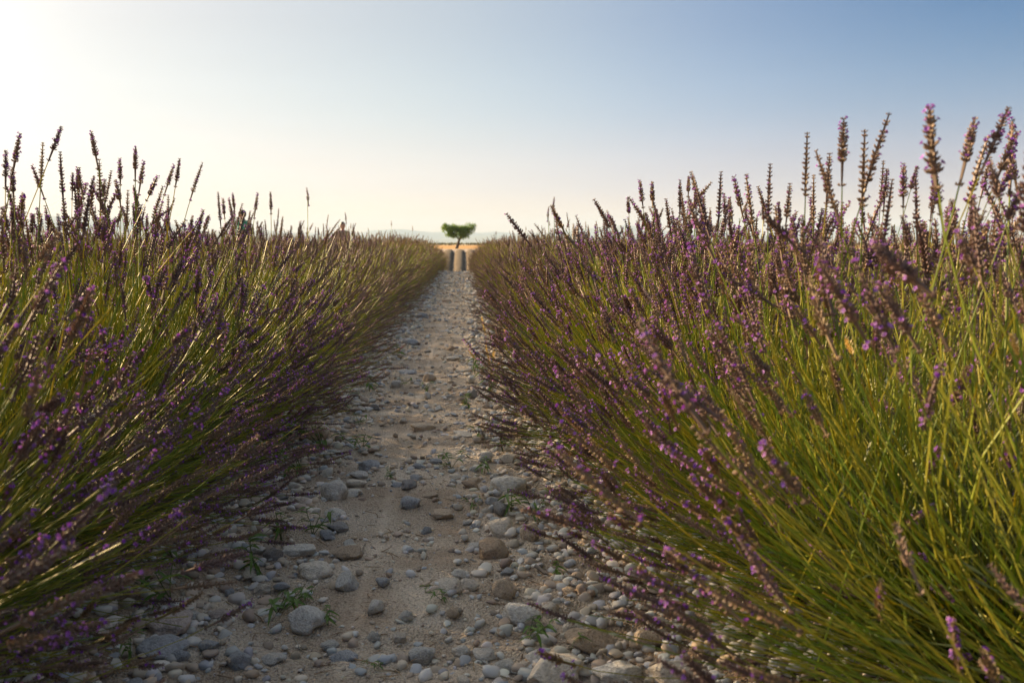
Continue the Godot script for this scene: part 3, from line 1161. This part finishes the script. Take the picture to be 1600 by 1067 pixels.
func add_stones() -> void:
	var big := []
	for k in 9:
		big.append(stone_mesh(3, rng.randf_range(0.5, 0.95), [0, 2, 4, 7, 3, 0, 5, 9, 2][k]))
	var small := []
	for k in 10:
		small.append(stone_mesh(2, rng.randf_range(0.5, 1.0), [2, 5, 8, 3, 6, 0, 9, 4, 7, 1][k]))
	var tiny := []
	for k in 6:
		tiny.append(stone_mesh(1, rng.randf_range(0.6, 1.0), 2 + k))
	# [px, py, width, height, tone, shape, label]; tones: 0 cream 1 grey 2 blue-grey 3 tan 4 dark grey 5 pale 6 brown 7 pinkish
	var list := [
		[794, 760, 58, 33, 5, 0, "large smooth pale stone tucked under the edge of the right lavender row"],
		[520, 769, 45, 38, 1, 5, "upright rounded grey stone left of the middle of the path"],
		[640, 786, 36, 24, 2, 1, "blue-grey stone alone in the middle of the path"],
		[576, 727, 34, 20, 2, 2, "dark blue-grey stone behind the upright rounded stone"],
		[786, 826, 45, 32, 0, 1, "slanting grey-cream stone in front of the smooth pale stone"],
		[828, 838, 32, 34, 3, 5, "rounded tan stone right of the slanting stone"],
		[772, 860, 48, 36, 6, 7, "angular brown rock standing on its edge beside the path"],
		[466, 863, 56, 20, 5, 0, "long pale stone lying above the large rounded stone"],
		[544, 870, 50, 18, 6, 2, "flat brownish stone right of the long pale stone"],
		[490, 899, 64, 32, 0, 5, "large rounded cream stone left of the wedge-shaped one"],
		[541, 912, 38, 36, 1, 3, "wedge-shaped grey stone with a pointed top"],
		[425, 872, 32, 24, 4, 4, "dark grey stone left of the long pale stone"],
		[478, 984, 62, 40, 1, 6, "broad flat grey slab with a raised corner"],
		[656, 1030, 50, 30, 1, 1, "smooth grey stone alone near the bottom middle of the path"],
		[634, 966, 24, 18, 5, 3, "small pale three-sided stone in the bare middle of the path"],
		[704, 928, 40, 24, 0, 1, "cream stone at the left end of the stone heap"],
		[732, 916, 34, 20, 0, 5, "cream stone behind the heap beside the right row"],
		[788, 926, 40, 32, 3, 5, "round tan stone at the right end of the stone heap"],
		[816, 964, 64, 40, 5, 0, "large pale stone leaning on two smaller ones by the right row"],
		[824, 978, 40, 24, 0, 1, "curved cream stone in front of the large leaning one"],
		[860, 960, 34, 24, 0, 4, "blunt cream stone right of the large leaning one"],
		[720, 1022, 32, 20, 5, 5, "oval pale stone right of the smooth grey stone"],
		[758, 1030, 40, 18, 1, 1, "long grey stone right of the oval pale one"],
		[786, 1044, 36, 24, 5, 2, "pale stone with a flat top by the bottom edge"],
		[535, 1027, 46, 16, 2, 6, "low flat blue-grey stone below the grey slab"],
		[514, 1014, 30, 16, 1, 5, "small oval grey stone just below the grey slab"],
		[584, 1000, 22, 18, 5, 3, "small white stone with a hollow side"],
		[624, 998, 22, 16, 0, 0, "small cream stone right of the hollow white one"],
		[546, 852, 22, 16, 1, 3, "small grey block above the flat brownish stone"],
		[526, 832, 34, 16, 4, 2, "dark flat stone below the pale flake"],
		[522, 812, 34, 20, 5, 6, "pale flat flake of stone on the left of the path"],
		[554, 756, 38, 14, 0, 1, "long cream stone right behind the upright rounded stone"],
		[666, 830, 18, 16, 2, 3, "small blue-grey stone standing up in the path middle"],
		[692, 806, 34, 14, 3, 0, "low tan stone half buried in the path"],
		[871, 1056, 100, 44, 0, 6, "very large cream rock cut by the bottom edge"],
		[967, 1058, 80, 34, 5, 4, "large pale rock right of the very large cream rock"],
		[1053, 1055, 76, 36, 0, 2, "large cream rock under the hanging lavender at the bottom edge"],
		[1010, 1006, 50, 34, 3, 1, "egg-shaped tan stone under the right lavender"],
		[1030, 986, 42, 28, 0, 5, "sunlit cream stone behind the egg-shaped one"],
		[1114, 1016, 26, 32, 3, 5, "tall tan stone deep under the right lavender"],
		[924, 1010, 80, 30, 6, 2, "broad brown stone with a dry stem across it"],
		[895, 981, 30, 22, 0, 1, "round cream stone beside the yellowed weed"],
		[843, 1034, 48, 16, 5, 6, "pale flat stone behind the very large cream rock"],
		[818, 1044, 28, 18, 0, 4, "small cream stone left of the very large cream rock"],
		[256, 986, 76, 30, 7, 2, "large pinkish stone lying against the dark blue-grey one"],
		[248, 1018, 80, 36, 2, 4, "large dark blue-grey stone at the foot of the left lavender"],
		[296, 965, 34, 14, 1, 5, "oval grey stone in the shade at the left"],
		[338, 965, 36, 14, 7, 5, "oval pinkish stone right of the oval grey one"],
		[342, 878, 44, 34, 7, 1, "rounded stone in deep shade under the left lavender"],
		[370, 1034, 42, 34, 2, 7, "jagged blue-grey stone with a pointed foot"],
		[324, 1020, 36, 18, 2, 1, "flat blue-grey stone left of the jagged one"],
		[278, 1034, 30, 22, 2, 0, "dark oval stone in front of the large blue-grey one"],
		[426, 1038, 40, 16, 1, 6, "thin grey flake near the bottom left of the path"],
		[396, 860, 38, 14, 1, 1, "low grey stone behind a weed at the left edge"],
		[158, 1060, 36, 18, 7, 5, "pinkish stone in the bottom left corner"],
		[436, 950, 22, 12, 5, 0, "small white pebble beside the brown stick"],
		[408, 920, 28, 20, 0, 3, "cream stone behind the low weed at the left"],
		[659, 493, 24, 12, 2, 3, "bluish stone at the left, far up the path"],
		[671, 591, 22, 15, 6, 5, "round brownish stone far up the middle of the path"],
		[635, 581, 30, 10, 2, 0, "flat bluish stone left of the round brownish one"],
		[576, 593, 26, 16, 1, 5, "grey stone at the foot of the left row, far up the path"],
		[618, 604, 20, 13, 1, 1, "small grey stone in front of the flat bluish one"],
		[641, 536, 28, 12, 2, 5, "domed bluish stone far up the left of the path"],
		[705, 546, 14, 10, 6, 3, "little brown block far up the path"],
		[741, 520, 18, 8, 2, 5, "small bluish oval stone far up the right of the path"],
		[708, 562, 22, 7, 0, 0, "thin flat stone behind the leafy weed on the right"],
		[763, 576, 24, 14, 3, 6, "tan stone below the golden grass"],
		[788, 609, 26, 20, 3, 3, "tan block at the foot of the right row"],
		[699, 471, 15, 7, 6, 2, "flat brown stone near the far end of the path"],
		[620, 518, 16, 10, 1, 5, "grey rounded stone beside the left row, far up"],
		[486, 676, 56, 40, 3, 1, "big tan stone half hidden under the left lavender"],
		[660, 671, 40, 14, 3, 4, "low broad tan stone across the middle of the path"],
		[729, 680, 34, 10, 0, 0, "long low stone left of the drooping weed"],
		[686, 639, 14, 10, 5, 3, "small white stone up the middle of the path"],
		[776, 656, 20, 14, 1, 5, "rounded grey stone by the right row"],
		[808, 674, 34, 18, 3, 7, "sunlit tan rock under the right row"],
		[795, 720, 30, 14, 0, 6, "flat stone under the right row above the smooth pale stone"],
		[681, 722, 20, 9, 2, 0, "low bluish stone behind the small weed in the path"],
		[655, 732, 26, 12, 2, 1, "bluish stone left of the small weed in the path"],
		[712, 749, 24, 9, 0, 5, "long cream pebble on the right half of the path"],
		[742, 754, 22, 10, 3, 1, "tan pebble left of the smooth pale stone"],
		[620, 761, 22, 9, 2, 6, "flat bluish pebble right of the long cream stone"],
		[560, 742, 30, 14, 1, 2, "grey stone between the dark blue-grey and the upright stone"],
		[769, 786, 22, 16, 2, 4, "small bluish stone below the smooth pale stone"],
		[550, 774, 30, 12, 5, 6, "white flat stone right of the upright rounded stone"],
		[672, 781, 26, 9, 3, 0, "tan hump right of the blue-grey stone in the middle"],
	]
	var spots := []
	for s in list:
		var p := on_ground(s[0], s[1] + s[3] * 0.38)
		var d := seen_at(p).z
		var size := Vector3(s[2] / FOCAL * d, s[3] / FOCAL * d * 1.12, s[2] / FOCAL * d * rng.randf_range(0.7, 0.95))
		var o := put("stone", big[s[5] % big.size()], M.stones[s[4]])
		p.z -= size.z * 0.3
		p.y = ground_height(p.x, p.z) + size.y * 0.20
		o.position = p
		o.scale = size
		o.rotation = Vector3(rng.randf_range(-0.12, 0.12), rng.randf_range(-0.35, 0.35) + (PI if rng.randf() < 0.5 else 0.0), rng.randf_range(-0.12, 0.12))
		tag(o, s[6], "stone", "stones lying on the path")
		spots.append([p, size.x * 0.5])
	# smaller stones, each still an object
	var tone_words := ["cream", "grey", "bluish", "tan", "dark", "pale", "brownish", "pinkish"]
	var made := 0
	for k in 4000:
		if made >= 205:
			break
		var d := exp(rng.randf_range(log(1.35), log(9.0)))
		var side := rng.randf()
		var px := PATH_X + (rng.randf_range(-0.62, -0.16) if side < 0.45 else rng.randf_range(0.16, 0.62) if side < 0.9 else rng.randf_range(-0.16, 0.16))
		var p := Vector3(px, 0, -d)
		var w := rng.randf_range(0.018, 0.05) * (1.0 + 0.05 * d)
		if spots.any(func(q): return Vector2(q[0].x - p.x, q[0].z - p.z).length() < (q[1] + w * 0.5) * 0.95):
			continue
		var s := seen_at(p)
		if s.x < 0 or s.x > 1600 or s.y > 1080:
			continue
		var tone: int = [0, 0, 0, 1, 1, 2, 2, 3, 5, 5, 5, 7, 4, 6][rng.randi() % 14]
		var o := put("stone", small[rng.randi() % small.size()], M.stones[tone])
		o.scale = Vector3(w, w * rng.randf_range(0.4, 0.75), w * rng.randf_range(0.65, 1.0))
		p.y = ground_height(p.x, p.z) + o.scale.y * rng.randf_range(0.15, 0.38)
		o.position = p
		o.rotation = Vector3(rng.randfn() * 0.2, rng.randf() * TAU, rng.randfn() * 0.2)
		var zone := "in the middle of the path" if absf(px - PATH_X) < 0.16 else "along the left edge of the path" if px < PATH_X else "along the right edge of the path"
		tag(o, "small %s stone %s%s" % [tone_words[tone], zone, "" if d < 2.2 else ", some way up" if d < 4.5 else ", far up"], "stone", "small stones on the path")
		spots.append([p, w * 0.5])
		made += 1
	# gravel: what nobody would count
	var tones := [Color(0.56, 0.50, 0.42), Color(0.48, 0.46, 0.44), Color(0.37, 0.375, 0.39), Color(0.44, 0.36, 0.28), Color(0.57, 0.54, 0.50), Color(0.35, 0.28, 0.22)]
	var piles := FastNoiseLite.new()
	piles.seed = 77
	piles.frequency = 2.2
	for v in tiny.size():
		var where: Array[Transform3D] = []
		var cols := []
		for k in 5600:
			var d := exp(rng.randf_range(log(0.85), log(26.0)))
			var px := PATH_X + rng.randf_range(-0.52, 0.8 if d < 2.7 else 0.52)
			var off := absf(px - PATH_X)
			var keep := smoothstep(0.0, 0.34, off) * 0.7 + 0.3 + piles.get_noise_2d(px, -d) * 0.9
			if rng.randf() > keep:
				continue
			var w := (0.0035 + 0.027 * rng.randf() ** 2.8) * (1.0 + 0.09 * d)
			if off < 0.2:
				w *= 0.75
			var sc := Vector3(w, w * rng.randf_range(0.35, 0.75), w * rng.randf_range(0.6, 1.0))
			var p := Vector3(px, ground_height(px, -d) + sc.y * rng.randf_range(0.05, 0.35), -d)
			where.append(Transform3D(Basis.from_euler(Vector3(rng.randfn() * 0.25, rng.randf() * TAU, rng.randfn() * 0.25)) * Basis.from_scale(sc), p))
			cols.append(vary(tones[rng.randi() % tones.size()], 0.2))
		var mm := MultiMesh.new()
		mm.transform_format = MultiMesh.TRANSFORM_3D
		mm.use_colors = true
		mm.mesh = tiny[v]
		mm.instance_count = where.size()
		for k in where.size():
			mm.set_instance_transform(k, where[k])
			mm.set_instance_color(k, cols[k])
		var g := MultiMeshInstance3D.new()
		g.name = numbered("gravel")
		g.multimesh = mm
		g.material_override = M.gravel
		add_child(g)
		tag(g, "loose gravel and pebbles scattered over the stony path", "gravel", "", "stuff")

	# what has fallen from the plants
	var straw := MB.new()
	straw.tube([Vector3(-0.5, 0, 0), Vector3(-0.1, 0.02, 0.05), Vector3(0.5, 0, 0)], [0.025, 0.03, 0.012], [Color.WHITE, Color.WHITE, Color.WHITE], 4)
	var bits := MultiMesh.new()
	bits.transform_format = MultiMesh.TRANSFORM_3D
	bits.use_colors = true
	bits.mesh = straw.mesh()
	bits.instance_count = 6000
	for k in 6000:
		var d := exp(rng.randf_range(log(0.9), log(16.0)))
		var off := (0.30 + 0.42 * rng.randf() ** 0.8) * (1.0 if rng.randf() < 0.5 else -1.0) if rng.randf() < 0.88 else rng.randf_range(-0.3, 0.3)
		var p := Vector3(PATH_X + off, 0, -d)
		p.y = ground_height(p.x, p.z) + 0.002
		bits.set_instance_transform(k, Transform3D(Basis.from_euler(Vector3(0, rng.randf() * TAU, rng.randfn() * 0.2)) * Basis.from_scale(Vector3.ONE * rng.randf_range(0.008, 0.045)), p))
		bits.set_instance_color(k, vary(Color(0.20, 0.13, 0.075).lerp(Color(0.40, 0.31, 0.19), rng.randf() ** 2), 0.2))
	var litter := MultiMeshInstance3D.new()
	litter.name = "plant_litter"
	litter.multimesh = bits
	litter.material_override = M.gravel
	add_child(litter)
	tag(litter, "dry bits of stem fallen under the lavender and on the path", "litter", "", "stuff")


func add_plants() -> void:
	var leaves := [leaf_mesh(0.045, 0.012, 0.6), leaf_mesh(0.034, 0.011, 0.35), leaf_mesh(0.05, 0.010, 0.9)]
	var kinds := [make_weed(leaves, 11, 0.012), make_weed(leaves, 16, 0.035), make_weed(leaves, 22, 0.06)]
	# [px, py of the foot, height in px, kind, label]
	var list := [
		[440, 850, 44, 0, "upright leafy weed at the foot of the left row"], [402, 905, 46, 1, "drooping weed beside the rounded stone in deep shade"], [512, 980, 28, 0, "small weed at the right corner of the grey slab"],
		[432, 962, 38, 2, "sprawling weed left of the grey slab"], [462, 948, 26, 2, "low weed behind the grey slab"], [622, 560, 20, 0, "little weed on the left, far up the path"],
		[577, 612, 22, 0, "little weed at the foot of the left row, far up"], [632, 604, 12, 1, "tiny weed beside the small grey stone"], [668, 614, 14, 1, "flat weed in the middle, far up the path"],
		[742, 585, 26, 0, "bright leafy weed below the golden grass"], [772, 612, 34, 1, "leafy weed beside the tan block at the right row"], [732, 638, 18, 1, "small weed on the right half of the path"],
		[706, 732, 22, 2, "low weed in the middle of the path"], [750, 686, 20, 1, "drooping weed right of the long low stone"], [786, 706, 30, 0, "sunlit weed at the edge of the right row"],
		[800, 806, 40, 0, "green weed between the pale stone and the slanting one"], [836, 812, 38, 1, "green weed under the right row beside the rounded tan stone"], [905, 1018, 26, 0, "small green weed on the broad brown stone"],
		[822, 1006, 34, 2, "straggling weed among the stones by the right row"], [690, 938, 20, 2, "flattened weed left of the stone heap"], [560, 668, 16, 1, "little weed by the big tan stone"],
		[533, 645, 30, 1, "leafy weed at the edge of the left row"], [505, 700, 44, 2, "dark bushy weed beside the big tan stone"], [474, 745, 52, 2, "dark bushy weed at the foot of the left row"],
		[488, 838, 36, 1, "thin weed left of the dark flat stone"], [205, 1035, 30, 1, "dark weed in the bottom left shade"], [268, 945, 56, 2, "large dark weed under the left lavender"],
		[604, 752, 14, 1, "tiny weed right of the upright rounded stone"], [566, 705, 26, 2, "grassy weed left of the path middle"], [590, 1045, 14, 2, "flat weed below the low flat stone"], [756, 742, 26, 0, "thin weed left of the smooth pale stone"],
		[870, 905, 24, 0, "small yellow-green weed on the dark soil"], [740, 800, 18, 1, "tiny weed below the smooth pale stone"],
	]
	for k in list.size():
		var w: Array = list[k]
		var o: Node3D = kinds[w[3]]
		if o.has_meta("label"):
			o = o.duplicate()
			o.name = numbered("weed")
			add_child(o)
		var p := on_ground(w[0], w[1])
		o.position = p
		o.rotation.y = rng.randf() * TAU
		o.scale = Vector3.ONE * (w[2] / FOCAL * seen_at(p).z / 0.074)
		tag(o, w[4], "weed", "weeds along the path")
	var g := on_ground(766, 612)
	var heads := []
	for h in [[766, 508, 0.075], [801, 512, 0.06], [772, 548, 0.06], [798, 540, 0.06], [752, 552, 0.05], [785, 548, 0.055], [776, 562, 0.05], [806, 545, 0.05], [790, 570, 0.04]]:
		heads.append([spot(h[0] - 12, h[1] + 4, seen_at(g).z + rng.randf_range(-0.06, 0.06)) - g, h[2]])
	dry_grass(g, heads, "clump of golden dry grass at the foot of the right row")
	for q in [[[1330, 545, 1.25], "pale dry grass ear bent among the right lavender stems", 0.026], [[1590, 545, 1.15], "golden dry grass ear at the right edge of the photo", 0.03]]:
		var tip := spot(q[0][0], q[0][1], q[0][2])
		var foot := Vector3(tip.x + 0.12, 0.04, tip.z - 0.05)
		dry_grass(foot, [[tip - foot, q[2]]], q[1])
	twig(on_ground(458, 956), on_ground(486, 953), 0.0022, Color(0.40, 0.22, 0.11), "short orange-brown stick right of the small white pebble")
	twig(on_ground(838, 893), on_ground(905, 912), 0.0042, Color(0.20, 0.17, 0.14), "grey woody stick under the edge of the right row")
	twig(on_ground(889, 1010), on_ground(1030, 1030), 0.0016, Color(0.12, 0.09, 0.07), "thin dark dry stem lying across the broad brown stone")
	twig(on_ground(462, 1000), on_ground(480, 1028), 0.0016, Color(0.36, 0.31, 0.24), "pale dry stalk below the grey slab")
	twig(on_ground(656, 908), on_ground(676, 922), 0.0016, Color(0.38, 0.31, 0.22), "pale dry stalk beside the flattened weed")
	twig(on_ground(556, 872), on_ground(575, 850), 0.0012, Color(0.22, 0.17, 0.13), "thin dark twig on the left of the bare path")
